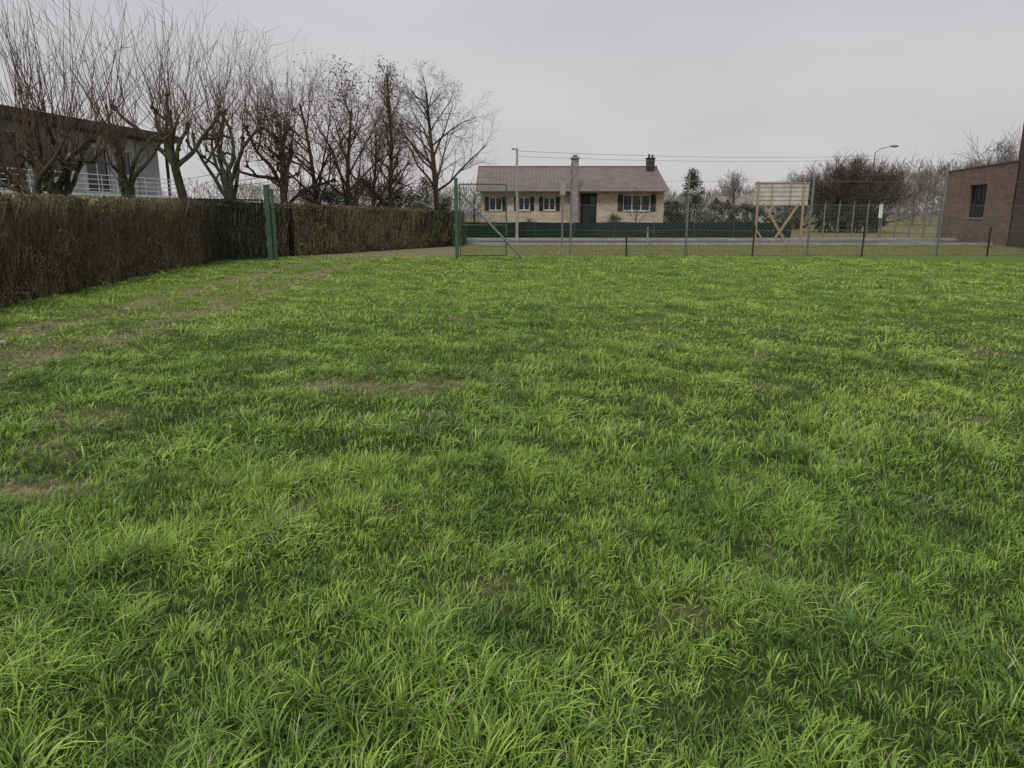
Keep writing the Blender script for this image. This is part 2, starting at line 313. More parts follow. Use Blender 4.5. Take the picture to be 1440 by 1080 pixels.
# ---------------------------------------------------------------- trees
def vrand(s): return Vector((random.gauss(0,s),random.gauss(0,s),random.gauss(0,s)))
def limb(segs,p,d,Ln,r0,r1,n,wob,up=0.0):
    pts=[(p.copy(),r0)]
    for i in range(n):
        d=(d+vrand(wob)+Vector((0,0,up))).normalized(); q=p+d*(Ln/n); ra=r0+(r1-r0)*i/n; rb=r0+(r1-r0)*(i+1)/n
        segs.append((tuple(p),tuple(q+d*ra*.3),ra,rb)); p=q; pts.append((p.copy(),rb))
    return pts,d
def side_dir(d,ang):
    a=d.cross(vrand(1)).normalized(); return (d*math.cos(ang)+a*math.sin(ang)).normalized()
def make_tree(name,loc,trunk,crown,lab,cat='tree',tm='bark',cm='twig',leaf=None,group=None):
    t=thing(name,loc,label=lab,category=cat)
    if group: t['group']=group
    tubes('trunk',trunk,8,M[tm],t); 
    V,F=tubesVF(crown,3)
    if leaf is None:
        add('crown',np_mesh('crown',V,F,[M[cm]]),t)
    else:
        C,cols,sz=leaf; n=len(C); a=rng.normal(0,1,(n,3)); a/=np.linalg.norm(a,axis=1,keepdims=True); bb=np.cross(a,rng.normal(0,1,(n,3))); bb/=np.linalg.norm(bb,axis=1,keepdims=True)
        s=sz*rng.uniform(.5,1.3,(n,1)); LV=np.stack([C-a*s,C-bb*s*.6,C+a*s,C+bb*s*.6],1).reshape(-1,3); LF=np.arange(4*n).reshape(-1,4)+len(V)
        cc=np.array(cols)[rng.integers(0,len(cols),n)]*rng.uniform(.6,1.3,(n,1)); T=np.vstack([np.tile([.08,.055,.045],(len(V),1)),np.repeat(cc,4,0)])
        mi=np.concatenate([np.zeros(len(F)),np.ones(n)]).astype(int)
        add('crown',np_mesh('crown',np.vstack([V,LV]),np.vstack([F,LF]),[M[cm],M['leaf']],mi,T),t)
    return t
def pollard(loc,h,trunk_h,r,nl,shoots,lab,limbl=1.9,leafn=0,el0=.9,tm='barkgreen',cm='twig',side=3):
    T=[];C=[]
    pts,d=limb(T,Vector((0,0,-.1)),Vector((random.gauss(0,.04),random.gauss(0,.04),1)).normalized(),trunk_h,r*1.1,r*.8,6,.05)
    knobs=[]
    for i in range(nl):
        a=2*math.pi*(i+random.random()*.6)/nl; el=random.uniform(el0,1.38); st=pts[random.choice((-1,-1,-2,-3))][0]
        dd=Vector((math.cos(a)*math.cos(el),math.sin(a)*math.cos(el)*.8,math.sin(el)))
        q,d2=limb(T,st,dd,random.uniform(.75,1.3)*limbl,r*.50,r*.27,8,.17,.03)
        knobs.append((q[-1][0],d2,r*.46))
        for kk in (3,5):
            if random.random()<.75:
                q2,d3=limb(T,q[kk][0],side_dir(d2,.85),random.uniform(.15,.38)*limbl,r*.30,r*.20,4,.24,.12); knobs.append((q2[-1][0],d3,r*.37))
        for kk in (2,4,6):
            if random.random()<.6: knobs.append((q[kk][0]+vrand(r*.2),side_dir(d2,.8),r*.29))
    L=[]
    for p,d,kr in knobs:
        for j in range(4):
            o=vrand(kr*.45); T.append((tuple(p+o-Vector((0,0,kr*.9))),tuple(p+o),kr*.5,kr*.9)); T.append((tuple(p+o),tuple(p+o+Vector((0,0,kr*.7))),kr*.9,kr*.35))
        for j in range(shoots if kr>r*.32 else 2):
            dd=(Vector((0,0,1))*random.uniform(.4,1.5)+d*random.uniform(.1,.9)+vrand(.36)).normalized()
            tl=max(.8,(h-p.z))*random.uniform(.35,1.05)
            q,d4=limb(C,p+vrand(kr*.5),dd,tl,random.uniform(.010,.018),.003,7,.09,.05)
            for k in range(random.randint(1,side)):
                s=random.choice(q[1:]); q5,_=limb(C,s[0],side_dir(d4,random.uniform(.4,.9)),random.uniform(.2,.75)*tl*.4,.006,.003,3,.16,.05)
                if leafn and random.random()<.5: L.append(q5[-1][0])
    leaf=None
    if leafn:
        P=np.array([tuple(L[i]) for i in rng.integers(0,len(L),leafn)])+rng.normal(0,.16,(leafn,3)); P=P[P[:,2]<h*.68]
        leaf=(P,[(.15,.065,.045),(.18,.09,.06),(.11,.06,.045)],.05)
    return make_tree('pollarded_tree',loc,T,C,lab,tm=tm,cm=cm,leaf=leaf)
def natural(name,loc,h,r,clear,levels,lab,spread=1.0,upb=.06,cm='twig',tm='bark',nb=(9,6,5,4),stems=1,leaf=0,twr=.006,group=None,ball=False):
    T=[];C=[];tips=[]
    def rec(p,d,Ln,r,lev):
        tgt=T if lev<=1 else C
        nseg=6 if lev==0 else 4
        pts,d2=limb(tgt,p,d,Ln,r,max(r*(.3 if lev<2 else .4),twr*.5),nseg,(.02 if ball else .04) if lev==0 else .13,upb if lev>0 else 0)
        if lev>=levels: tips.append(pts[-1][0]); return
        n=nb[min(lev,len(nb)-1)]
        for i in range(n):
            f=(clear if lev==0 else .22)+(1-(clear if lev==0 else .22))*(i+random.random())/n
            k=min(int(f*nseg),nseg-1); tt=f*nseg-k; q=pts[k][0].lerp(pts[k+1][0],tt); rr=pts[k][1]*(1-tt)+pts[k+1][1]*tt
            ln=Ln*((random.uniform(.46,.54) if ball else random.uniform(.42,.62)) if lev==0 else (random.uniform(.40,.56) if ball else random.uniform(.45,.72)))*(1.12-.45*f if lev==0 else 1)*(spread if lev==0 else 1)
            if lev==0: ln*=1.15-.6*max(0,(f-.55)/.45)
            rec(q,side_dir(d2,random.uniform(.55,1.0)),ln,max(rr*.55,twr),lev+1)
    for s in range(stems):
        d=Vector((0,0,1)) if stems==1 else (Vector((0,0,1))+vrand(.35)).normalized()
        d.z=abs(d.z); rec(Vector((0,0,-.1)) if stems==1 else Vector((random.gauss(0,.25),random.gauss(0,.25),-.1)),d,h*.88,r,0)
    lf=None
    if leaf:
        n=leaf; P=np.array([tuple(tips[i]) for i in rng.integers(0,len(tips),n)])+rng.normal(0,.15,(n,3)); P=P[P[:,2]>.3]; lf=(P,[(.15,.075,.055),(.11,.065,.045),(.09,.07,.04)],.05)
    return make_tree(name,loc,T,C,lab,tm=tm,cm=cm,leaf=lf,group=group)
def px(p,d): return (p-720)/1068*d
pollard((px(38,18.3),18.3,0),6.8,2.3,.13,6,5,'bare pollarded tree with dense upright shoots behind the hedge',1.7)
pollard((px(92,19.6),19.6,0),7.1,2.3,.15,6,5,'bare pollarded tree with forked trunk behind the hedge',1.9)
pollard((px(182,22.8),22.8,0),7.6,2.5,.145,5,5,'bare pollarded tree with knobbly limbs behind the hedge',2.0)
pollard((px(266,27),27,0),8.9,3.3,.18,6,5,'bare pollarded tree with thick dark knuckles behind the hedge',2.2)
pollard((px(337,31),31,0),9.1,3.1,.18,7,6,'bare pollarded tree with wide crown behind the hedge',2.5,el0=.7)
pollard((px(402,33.5),33.5,0),8.6,2.9,.18,8,7,'bare pollarded tree holding a few russet leaves',2.5,leafn=2600,el0=.6,tm='bark',side=5,cm='twigred')
natural('bare_tree',(px(446,35.5),35.5,0),7.4,.15,.25,3,'bare tree with tangled brown branches',1.0,nb=(14,8,6,4),cm='twigred')
natural('bare_tree',(px(490,36.5),36.5,0),7.2,.15,.22,3,'bare tree with reddish brown twigs',1.0,nb=(14,8,6,4),leaf=1800,cm='twigred')
natural('slender_tree',(px(548,38),38,0),9.4,.14,.15,3,'tall narrow tree with short side branches',.40,upb=.14,nb=(28,7,6,4),leaf=1100,cm='twigred')
natural('bare_tree',(px(522,40),40,0),6.4,.13,.2,3,'small bare tree with dense dark twigs',.9,nb=(14,8,6),cm='twigred')
natural('bare_tree',(px(616,43),43,0),9.2,.18,.3,4,'large bare tree with rounded airy crown beside the road',.86,upb=.015,nb=(20,7,5,4),cm='twiggrey',twr=.006,ball=True)
natural('bare_tree',(px(668,90)-0,88,0),4,.12,.2,3,'small bare tree beyond the bungalow',.8,nb=(8,6,5),cm='twighazed',twr=.012)

def shrub(name,loc,rx,ry,h,n,cols,lab,sz=.05,conic=False,cat='shrub'):
    t=thing(name,loc,label=lab,category=cat)
    st=[]; 
    for i in range(7):
        limb(st,Vector((random.gauss(0,rx*.08),random.gauss(0,ry*.08),-.05)),(Vector((0,0,1))+vrand(.08 if conic else .4)).normalized(),h*(.93 if conic and i==0 else .65),.045,.01,4,.06)
    tubes('stem',st,5,M['bark'],t)
    nl=max(40,n//70); cen=[]
    for i in range(nl):
        a=random.uniform(0,6.28); z=random.random()**(1.3 if conic else 1); q=math.sqrt(random.random())
        w=(1-z)**.8*random.uniform(.55,1.1)+.04 if conic else math.sqrt(max(.05,1-(1.75*z-.75)**2))*random.uniform(.8,1.1)
        cen.append((math.cos(a)*q*rx*w,math.sin(a)*q*ry*w,.12+z*(h-.25)))
    cen=np.array(cen); id_=rng.integers(0,nl,n); rad=(.17*min(rx,ry)+.09)
    D=rng.normal(0,1,(n,3))*.6; C=cen[id_]+D*rad*np.array([1,1,.8]); C[:,2]=np.maximum(C[:,2],.03)
    a=rng.normal(0,1,(n,3)); a/=np.linalg.norm(a,axis=1,keepdims=True); bb=np.cross(a,rng.normal(0,1,(n,3))); bb/=np.linalg.norm(bb,axis=1,keepdims=True)
    s=sz*rng.uniform(.5,1.2,(n,1)); LV=np.stack([C-a*s,C-bb*s*.55,C+a*s,C+bb*s*.55],1).reshape(-1,3)
    lum=rng.uniform(.6,1.3,nl)[id_][:,None]; cc=np.array(cols)[rng.integers(0,len(cols),n)]*rng.uniform(.7,1.3,(n,1))*lum
    add('foliage',np_mesh('foliage',LV,np.arange(4*n).reshape(-1,4),[M['leaf']],tint=np.repeat(cc,4,0)),t); return t
GR=[(.03,.045,.02),(.045,.065,.03),(.06,.085,.04)]; BG=[(.065,.045,.035),(.09,.065,.048),(.05,.052,.032)]
shrub('shrub',(px(432,37),37.5,0),1.0,1.0,2.8,4500,BG,'brown leafless shrub above the hedge')
shrub('shrub',(px(470,38),38.5,0),1.2,1.0,2.9,5500,[GR[0],BG[2]],'dark evergreen shrub behind the hedge')
shrub('shrub',(px(515,41),41,0),1.3,1.1,3.4,6500,BG,'brown winter shrub behind the hedge')
shrub('shrub',(px(560,41.5),41.2,0),1.2,1.0,3.6,6500,[BG[2],GR[0]],'dense dark shrub under the bare trees')
shrub('shrub',(px(590,38.5),38.2,0),.8,.8,2.1,3500,[(.10,.12,.03),(.14,.15,.05)],'yellowish green clipped shrub behind the hedge')
shrub('shrub',(px(600,44),43.8,0),.8,.7,3.6,4500,[BG[2],GR[0]],'tall dark ivy covered shrub next to the road')
shrub('shrub',(px(628,43.5),43.5,0),.8,.8,2.5,4000,GR,'dark evergreen shrub next to the road')
shrub('conifer',(px(972,60),60,0),1.75,1.4,4.9,6000,[(.075,.08,.065),(.11,.115,.095)],'dark pointed conifer beside the bungalow',.08,True,'tree')
shrub('shrub',(px(1016,62),62,0),1.5,1,2.6,4000,[(.14,.135,.10),(.10,.10,.075)],'grey green garden shrub',.09)
shrub('shrub',(px(945,58),58,0),1.2,1,2.5,4000,[(.10,.095,.07),(.07,.07,.05)],'grey brown thicket beside the bungalow garden',.08)
shrub('shrub',(px(1050,70),70,0),2.2,1,2.3,4500,[(.12,.115,.09),(.09,.09,.07)],'grey brown low thicket across the road',.09)
shrub('shrub',(px(1110,72),72,0),2.2,1,2.8,4500,[(.12,.115,.09),(.09,.09,.07)],'grey brown low thicket across the road',.09)
for p,d,h,sp,st in ((1156,61.5,5.4,.85,3),(1182,61,5.6,.85,3),(1208,61,5.9,.85,3),(1234,61.5,5.3,.8,3),(1122,78,5.6,.85,3)):
    natural('willow_tree',(px(p,d),d,0),h,.12,.12,3,'broad bare bushy tree with dense twigs across the road',sp,nb=(12,9,6,4),stems=st,cm='twiggrey',twr=.011,group='bushy bare trees across the road')
for p,hh,rx in ((1168,3.9,1.6),(1198,4.7,1.8),(1230,4.5,1.4)):
    shrub('shrub',(px(p,64),64,0),rx,1.2,hh,4500,[(.09,.085,.062),(.115,.105,.08),(.06,.062,.045)],'ivy covered thicket below bare trees',.085)
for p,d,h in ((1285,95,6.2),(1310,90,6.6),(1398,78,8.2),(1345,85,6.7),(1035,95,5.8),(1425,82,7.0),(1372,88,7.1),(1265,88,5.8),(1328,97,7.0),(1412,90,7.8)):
    natural('bare_tree',(px(p,d),d,0),h,.14,.2,3,'distant bare tree, winter haze painted into twig colour',1.0,nb=(12,9,6),cm='twighazed',tm='twighazed',twr=.019,group='distant bare trees beyond the road')
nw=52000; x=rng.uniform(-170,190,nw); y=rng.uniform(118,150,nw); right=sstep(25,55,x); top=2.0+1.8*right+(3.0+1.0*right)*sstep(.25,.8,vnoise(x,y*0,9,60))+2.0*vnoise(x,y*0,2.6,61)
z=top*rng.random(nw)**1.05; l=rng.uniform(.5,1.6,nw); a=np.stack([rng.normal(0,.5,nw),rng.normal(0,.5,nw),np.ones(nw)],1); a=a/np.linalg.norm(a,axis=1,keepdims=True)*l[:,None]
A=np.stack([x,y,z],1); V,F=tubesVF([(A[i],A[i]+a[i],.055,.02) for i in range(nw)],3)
add('distant_wood',np_mesh('distant_wood',V,F,[M['twighazed']]),kind='stuff',label='line of bare trees along the horizon, haze painted into twig colour')

# ---------------------------------------------------------------- gates and fences
def mesh_segs(x0,x1,z0,z1,dx,dz,r=.0022,y=0):
    s=[((x,y,z0),(x,y,z1),r,r) for x in np.arange(x0,x1+.001,dx)]
    s+=[((x0,y+.004,z),(x1,y+.004,z),r,r) for z in np.arange(z0,z1+.001,dz)]; return s
g=thing('gate_post',(-8.45,26.3,0),label='tall square green steel gate post beside the hedge',category='gate post')
boxes('post',[(-.08,.08,-.08,.08,-.1,2.55)],M['green'],g); boxes('cap',[(-.095,.095,-.095,.095,2.55,2.59)],M['green'],g)
for z in (.5,1.8): boxes('hinge',[(-.12,-.08,-.03,.03,z,z+.12)],M['galv'],g)
g=thing('gate_post',(-8.28,26.33,0),label='slim pale green steel stop post beside the hedge',category='gate post')
boxes('post',[(-.045,.045,-.045,.045,-.1,2.4)],M['green'],g); boxes('cap',[(-.055,.055,-.055,.055,2.4,2.43)],M['green'],g)
a=math.atan2(24.5-26.25,-10.35+8.57)
g=thing('gate_leaf',(-8.60,26.25,0),a,label='dark mesh gate leaf swung open against the hedge',category='gate')
boxes('frame',[(0,.05,-.025,.025,.08,2.1),(2.42,2.47,-.025,.025,.08,2.1),(.05,2.42,-.025,.025,.08,.13),(.05,2.42,-.025,.025,2.05,2.1),(.05,2.42,-.02,.02,1.05,1.09),(1.2,1.24,-.02,.02,.13,1.05),(1.2,1.24,-.02,.02,1.09,2.05)],M['dkgreen'],g)
tubes('wire_mesh',mesh_segs(.05,2.42,.13,2.05,.05,.05,.004),3,M['dkgreen'],g)
g=thing('gate_post',(-2.0,27.3,0),label='tall green steel gate post at the field fence',category='gate post')
boxes('post',[(-.06,.06,-.06,.06,-.1,2.82)],M['green'],g); boxes('cap',[(-.07,.07,-.07,.07,2.82,2.85)],M['green'],g); boxes('latch',[(-.09,-.06,-.04,.04,1.05,1.25)],M['galv'],g)
g=thing('gate_leaf',(-1.9,27.3,0),math.radians(4),label='green steel gate leaf with wire mesh in the field fence',category='gate')
boxes('frame',[(0,.045,-.022,.022,.1,2.66),(1.68,1.725,-.022,.022,.1,2.66),(.045,1.68,-.022,.022,2.615,2.66),(.045,1.68,-.022,.022,.1,.145),(.045,1.68,-.018,.018,1.2,1.235)],M['green'],g)
tubes('wire_mesh',mesh_segs(.045,1.68,.145,2.615,.1,.1,.0026),3,M['green'],g)
tubes('brace',[((.0,-.09,2.4),(2.3,-.14,.0),.042,.042)],8,M['galv'],g)
f=thing('field_fence',(px(803,29.6),29.6,0),label='tall wire field fence on slim galvanised posts',category='fence')
x0=px(803,29.6); xs_t=[px(p,29.6)-x0 for p in (803,967,1140,1325)]+[px(1325,29.6)-x0+4.8,px(1325,29.6)-x0+9.6]; hs=[3.45,3.25,3.05,3.5,3.4,3.4]
for x,h in zip(xs_t,hs):
    tubes('post',[((x,0,-.1),(x+random.uniform(-.03,.03),0,h),.045,.045),((x,0,h),(x,0,h+.03),.05,.01)],8,M['galv'],f)
wires=[]
for i in range(len(xs_t)-1):
    for z in (.05,1.0,1.95,2.85):
        n=6
        for j in range(n):
            q0=j/n;q1=(j+1)/n; sg=lambda q:-.05*4*q*(1-q)
            X0=xs_t[i]+(xs_t[i+1]-xs_t[i])*q0; X1=xs_t[i]+(xs_t[i+1]-xs_t[i])*q1
            wires.append(((X0,-.05,z+sg(q0)),(X1,-.05,z+sg(q1)),.006,.006))
for z in (1.0,1.95,2.6): wires.append(((-.2-x0,-2.2,z),(0,-.05,z),.004,.004))
w=.16
for X0 in np.arange(0,xs_t[-1]-1.9,w):
    wires.append(((X0,-.055,.05),(X0+1.9,-.055,1.95),.0028,.0028)); wires.append(((X0+1.9,-.061,.05),(X0,-.061,1.95),.0028,.0028))
tubes('wire_netting',wires,3,M['galv'],f)
lf=thing('low_fence',(px(730,28.9),28.9,0),label='low dark green wire fence with short posts in grass',category='fence')
X00=px(730,28.9)
for p,h in ((883,.95),(1062,1.15),(1218,1.25),(1397,1.1)):
    x=px(p,28.9)-X00; tubes('post',[((x,0,-.1),(x+random.uniform(-.04,.04),0,h),.035,.035),((x,0,h),(x,0,h+.02),.035,.008)],7,M['dkmetal'],lf)
Lx=px(1500,28.9)-X00
tubes('wire_mesh',mesh_segs(0,Lx,.05,.85,.10,.16,.0034,.035),3,M['dkmetal'],lf)
f=thing('roadside_fence',(px(1160,47),47,0),label='grey mesh fence with slim posts along the road',category='fence')
X00=px(1160,47); Lx=px(1322,47)-X00
n=9
for i in range(n):
    x=Lx*i/(n-1); tubes('post',[((x,0,-.1),(x,0,2.2),.045,.045),((x,0,2.2),(x+.0,-.15,2.35),.035,.035)],7,M['galv'],f)
tubes('wire_mesh',mesh_segs(0,Lx,.1,2.1,.2,.25,.0045),3,M['galv'],f)
g=thing('sign_post',(px(1238,46),46,0),label='small white plate on a grey post by the road',category='sign')
tubes('post',[((0,0,-.1),(0,0,2.25),.03,.03)],8,M['galv'],g); boxes('plate',[(-.11,.11,-.05,-.035,1.3,2.1)],M['frame'],g)
g=thing('street_sign',(px(791,38.6),38.6,0),label='thin grey roadside pole with a narrow plate',category='sign')
tubes('post',[((0,0,-.1),(0,0,3.2),.04,.04)],8,M['galv'],g); boxes('plate',[(-.13,.13,-.06,-.045,2.5,3.15)],M['greyw'],g)
g=thing('marker_post',(px(912,38.7),38.7,0),label='short grey roadside marker post',category='post')
boxes('post',[(-.04,.04,-.04,.04,-.1,.9)],M['greyw'],g); boxes('reflector',[(-.03,.03,-.045,-.04,.65,.8)],M['dkmetal'],g)
f=thing('garden_fence',(px(640,46.6),46.6,0),label='low dark green screened garden fence in front of bungalow',category='fence')
X00=px(640,46.6); Lx=px(1115,46.6)-X00
n=200
xx=np.linspace(0,Lx,n); bot=np.stack([xx,np.sin(xx*9)*.02,np.full(n,.1)],1); top=np.stack([xx,np.sin(xx*9)*.02,1.0+.06*vnoise(xx,xx*0,1.2,58)],1)
V=np.vstack([bot,top]); i=np.arange(n-1)[:,None]; F=np.concatenate([i,i+1,i+1+n,i+n],1)
add('screen',np_mesh('screen',V,F,[M['dkgreen']]),f)
for x in np.arange(0,Lx+.1,2.45): tubes('post',[((x,-.05,0),(x,-.05,1.12),.03,.03)],6,M['green'],f)

# ---------------------------------------------------------------- wooden billboard (back side)
b=thing('timber_billboard',(px(1097,40),40,0),math.radians(-4),label='back of pale plank billboard on timber posts with crossed braces',category='billboard')
W=1.38
boxes('panel',[(-W,W,-.01,.012,2.03+i*.222,2.03+i*.222+.195) for i in range(5)],M['board'],b)
boxes('backing',[(-W+.05,W-.05,.013,.02,2.0,3.12)],M['gap'],b)
boxes('rail',[(-W-.02,W+.02,-.055,-.012,3.12,3.17),(-W-.02,W+.02,-.055,-.012,1.97,2.04)],M['wood'],b)
for x in (-.5,.45): boxes('batten',[(x-.03,x+.03,-.10,-.057,1.97,3.16)],M['wood'],b)
for x in (-1.22,1.12): boxes('leg',[(x-.05,x+.05,-.15,-.057,-.1,3.2)],M['wood'],b)
def plank(name,p,q,w,t,par):
    p=Vector(p);q=Vector(q);d=(q-p).normalized();s=d.cross(Vector((0,1,0))).normalized()*w/2;u=Vector((0,1,0))*t/2
    V=[p-s-u,q-s-u,q-s+u,p-s+u,p+s-u,q+s-u,q+s+u,p+s+u]
    return add(name,np_mesh(name,np.array([tuple(v) for v in V]),CUBEF,[M['wood']]),par)
plank('brace',(-.95,-.22,2.1),(.42,-.26,.0),.12,.05,b); plank('brace',(.85,-.28,2.1),(-.42,-.32,.0),.12,.05,b)
plank('brace',(-1.22,-.22,.75),(-.7,-.24,.02),.08,.04,b)
boxes('footing',[(-.6,.6,-.38,-.2,-.05,.1)],M['wood'],b)

# ---------------------------------------------------------------- bungalow
D=50.0; hx=px(677,D); W=px(933,D)-hx
h=thing('bungalow',(hx,D,0),label='tan brick bungalow with red tiled roof and dark shutters',category='house')
def lx(p): return px(p,D)-hx
ops=[(lx(688),lx(706),1.75,2.6),(lx(729),lx(745),1.75,2.6),(lx(764),lx(781),1.75,2.6),(lx(816),lx(839),.55,2.85),(lx(876),lx(914),1.72,2.75)]
boxes('wall',wall_cells(0,W,0,3.05,0,.25,ops)+[(0,.25,.25,7.6,0,3.05),(W-.25,W,.25,7.6,0,3.05),(.25,W-.25,7.35,7.6,0,3.05)],M['tan'],h)
for xg in (0.02,W-.02):
    me=bpy.data.meshes.new('gable'); me.from_pydata([(xg,0,3.05),(xg,7.6,3.05),(xg,3.8,4.35)],[],[(0,1,2)]); me.materials.append(M['frame']); add('gable',me,h)
boxes('plinth',[(-.03,W+.03,-.04,-.003,0,.45)],M['conc'],h)
def roofmesh(x0,x1,y0,ym,y1,z0,zm,t=.12):
    V=[(x0,y0,z0),(x1,y0,z0),(x1,ym,zm),(x0,ym,zm),(x0,y1,z0),(x1,y1,z0),(x0,y0,z0-t),(x1,y0,z0-t),(x1,ym,zm-t),(x0,ym,zm-t),(x0,y1,z0-t),(x1,y1,z0-t)]
    F=[(0,1,2,3),(3,2,5,4),(6,9,8,7),(9,10,11,8),(0,6,7,1),(4,5,11,10),(0,3,9,6),(3,4,10,9),(1,7,8,2),(2,8,11,5)]
    return np.array(V,float),np.array(F)
v,fc=roofmesh(-.35,W+.15,-.6,3.8,8.2,3.12,4.72); r=add('roof',np_mesh('roof',v,fc,[M['roof']]),h)
boxes('ridge',[(-.36,W+.16,3.7,3.9,4.68,4.78)],M['roof'],r)
boxes('chimney',[(lx(918),lx(929),2.8,3.3,4.0,5.2),(lx(917),lx(930),2.75,3.35,5.2,5.27)],M['sooty'],r)
for a_,b_,z in ((920,922.5,5.52),(925,927.5,5.48)): boxes('chimney_pot',[(lx(a_),lx(b_),3.0,3.12,5.27,z)],M['black'],r)
boxes('gutter',[(-.35,W+.15,-.72,-.602,2.98,3.1)],M['greyw'],h)
boxes('soffit',[(-.33,W+.13,-.6,-.002,2.94,2.99)],M['frame'],h)
boxes('front_chimney',[(lx(802),lx(811),-.95,-.02,0,3.02),(lx(802),lx(811),-.95,-.72,3.02,4.95),(lx(802),lx(811),-.72,-.1,3.3,4.95),(lx(800.8),lx(812.2),-1.02,-.05,4.95,5.05),(lx(803.5),lx(809.5),-.8,-.3,5.05,5.2)],M['grey_brick'],h)
for o in (ops[0],ops[1],ops[2]): window(h,*o,shut=.26,cols=2)
window(h,*ops[4],shut=.34,cols=3)
d=add('entrance',None,h,(ops[3][0],.12,.55)); ww=ops[3][1]-ops[3][0]
boxes('door',[(.1,ww*.55,.05,.09,0,2.1)],M['shutter'],d); boxes('side_light',[(ww*.6,ww-.05,.06,.08,.0,2.1)],M['glass'],d)
boxes('frame',[(0,.07,0,.1,0,2.3),(ww-.045,ww,0,.1,0,2.3),(ww*.55+.004,ww*.6-.004,.0,.1,0,2.1),(.07,ww-.045,.0,.1,2.1,2.3)],M['black'],d)
boxes('step',[(ops[3][0]-.3,ops[3][1]+.3,-1.1,-.05,0,.5)],M['conc'],h)
natural('bare_tree',(px(893,47.6),47.6,0),3.1,.05,.3,2,'small leafless garden tree in front of bungalow',1,nb=(9,6,4),twr=.008)
shrub('shrub',(px(864,48),48,0),.5,.5,1.6,1200,GR,'rounded evergreen shrub in the bungalow garden',.05)
shrub('shrub',(px(745,48.3),48.3,0),.7,.5,1.25,1500,GR,'low evergreen shrub in the bungalow garden',.05)
shrub('shrub',(px(948,48.6),48.6,0),.6,.5,1.9,1800,GR,'evergreen shrub at the corner of the bungalow',.05)
t=thing('utility_pole',(px(727,45.5),45.5,0),label='slim concrete utility pole standing in front of the bungalow',category='utility pole'); tubes('pole',[((0,0,0),(0,0,5.3),.09,.06)],10,M['conc'],t)
tubes('lamp_arm',[((0,0,5.1),(-.12,0,5.25),.02,.02)],6,M['galv'],t); boxes('lamp_head',[(-.32,-.12,-.06,.06,5.22,5.3)],M['galv'],t)
t=thing('street_lamp',(px(1222,70),70,0),label='grey street lamp with long curved arm above the trees',category='street lamp')
tubes('pole',[((0,0,-.1),(0,0,6.9),.08,.05)],10,M['galv'],t)
tubes('arm',[((0,0,6.85),(.45,0,7.2),.033,.032),((.44,0,7.2),(1.4,0,7.42),.032,.028)],8,M['galv'],t); boxes('lamp_head',[(1.35,2.0,-.12,.12,7.38,7.5),(1.45,1.9,-.08,.08,7.32,7.38)],M['galv'],t)
cab=[]
A=Vector((px(727,45.5),45.5,5.15)); B=Vector((px(1222,70),70,6.6)); nn=20
for dz in (0,.3):
    for i in range(nn):
        q0,q1=i/nn,(i+1)/nn; f_=lambda q:A.lerp(B,q)+Vector((0,0,-dz-.25*4*q*(1-q)))
        cab.append((tuple(f_(q0)),tuple(f_(q1)),.011,.011))
tubes('overhead_cable',cab,4,M['galv'],label='pair of thin overhead cables strung between poles',category='cable')
for p,d_,w_,e,rr in ((1050,112,7,2.5,3.9),):
    t=thing('distant_house',(px(p,d_),d_,0),label='pale distant house with grey pitched roof',category='house')
    boxes('wall',wall_cells(-w_/2,w_/2,0,e,0,.3,[(-w_*.3,-w_*.15,1,2.1),(w_*.1,w_*.3,1,2.1)])+[(-w_/2,-w_/2+.3,.3,6,0,e),(w_/2-.3,w_/2,.3,6,0,e)],M['distwall'],t)
    for q in ((-w_*.3,-w_*.15,.1,.15,1,2.1),(w_*.1,w_*.3,.1,.15,1,2.1)): boxes('window',[q],M['glass'],t)
    v,fc=roofmesh(-w_/2-.3,w_/2+.3,-.4,3,6.4,e+.1,rr); add('roof',np_mesh('roof',v,fc,[M['distroof']]),t)

# ---------------------------------------------------------------- left white house
th=math.atan2(22,2.6)
h=thing('white_villa',(-24.2,27,0),th,label='two storey pale modern villa with dark flat roof',category='house')
LW=22.6
up=[(1,3.2,3.3,5.4),(4.4,6.4,3.3,5.6),(7.6,10.8,2.75,5.5),(12.2,14.2,3.4,5.3),(15.6,17.6,2.75,5.3),(18.8,19.8,3.8,5.2)]
low=[(2,4,.9,2.1),(8,11,.1,2.1),(15,17,.9,2.1)]
boxes('wall',wall_cells(0,LW,2.62,5.95,1.2,1.45,up)+[(0,.25,1.45,9,0,5.95),(LW-.25,LW,1.45,9,0,5.95),(.25,LW-.25,8.75,9,0,5.95)]+wall_cells(0.25,LW-.25,0,2.4,1.2,1.45,low),M['white'],h)
boxes('terrace',[(-.3,LW+.2,-.6,1.198,2.4,2.62)],M['frame'],h)
boxes('roof',[(-.8,LW+.7,-.1,9.6,5.97,6.36),(-.6,LW+.5,.1,9.4,6.36,6.44)],M['fascia'],h)
for a_,b_ in ((10.9,12.0),(20.2,22.3)): boxes('wall_panel',[(a_,b_,1.1,1.196,2.64,5.9)],M['greyw'],h)
for o in up+low: window(h,*o,y=1.3,cols=2 if o[1]-o[0]>1.2 else 1,sill=False)
rs=[((0,-.5,z),(LW,-.5,z),.022,.022) for z in (2.85,3.1,3.35,3.6)]+[((x,-.5,2.62),(x,-.5,3.62),.025,.025) for x in np.arange(0,LW+.1,1.3)]
tubes('balcony_railing',rs,5,M['frame'],h)
for x in (.3,11,22): boxes('column',[(x-.07,x+.07,.2,.34,2.622,5.968)],M['black'],h)

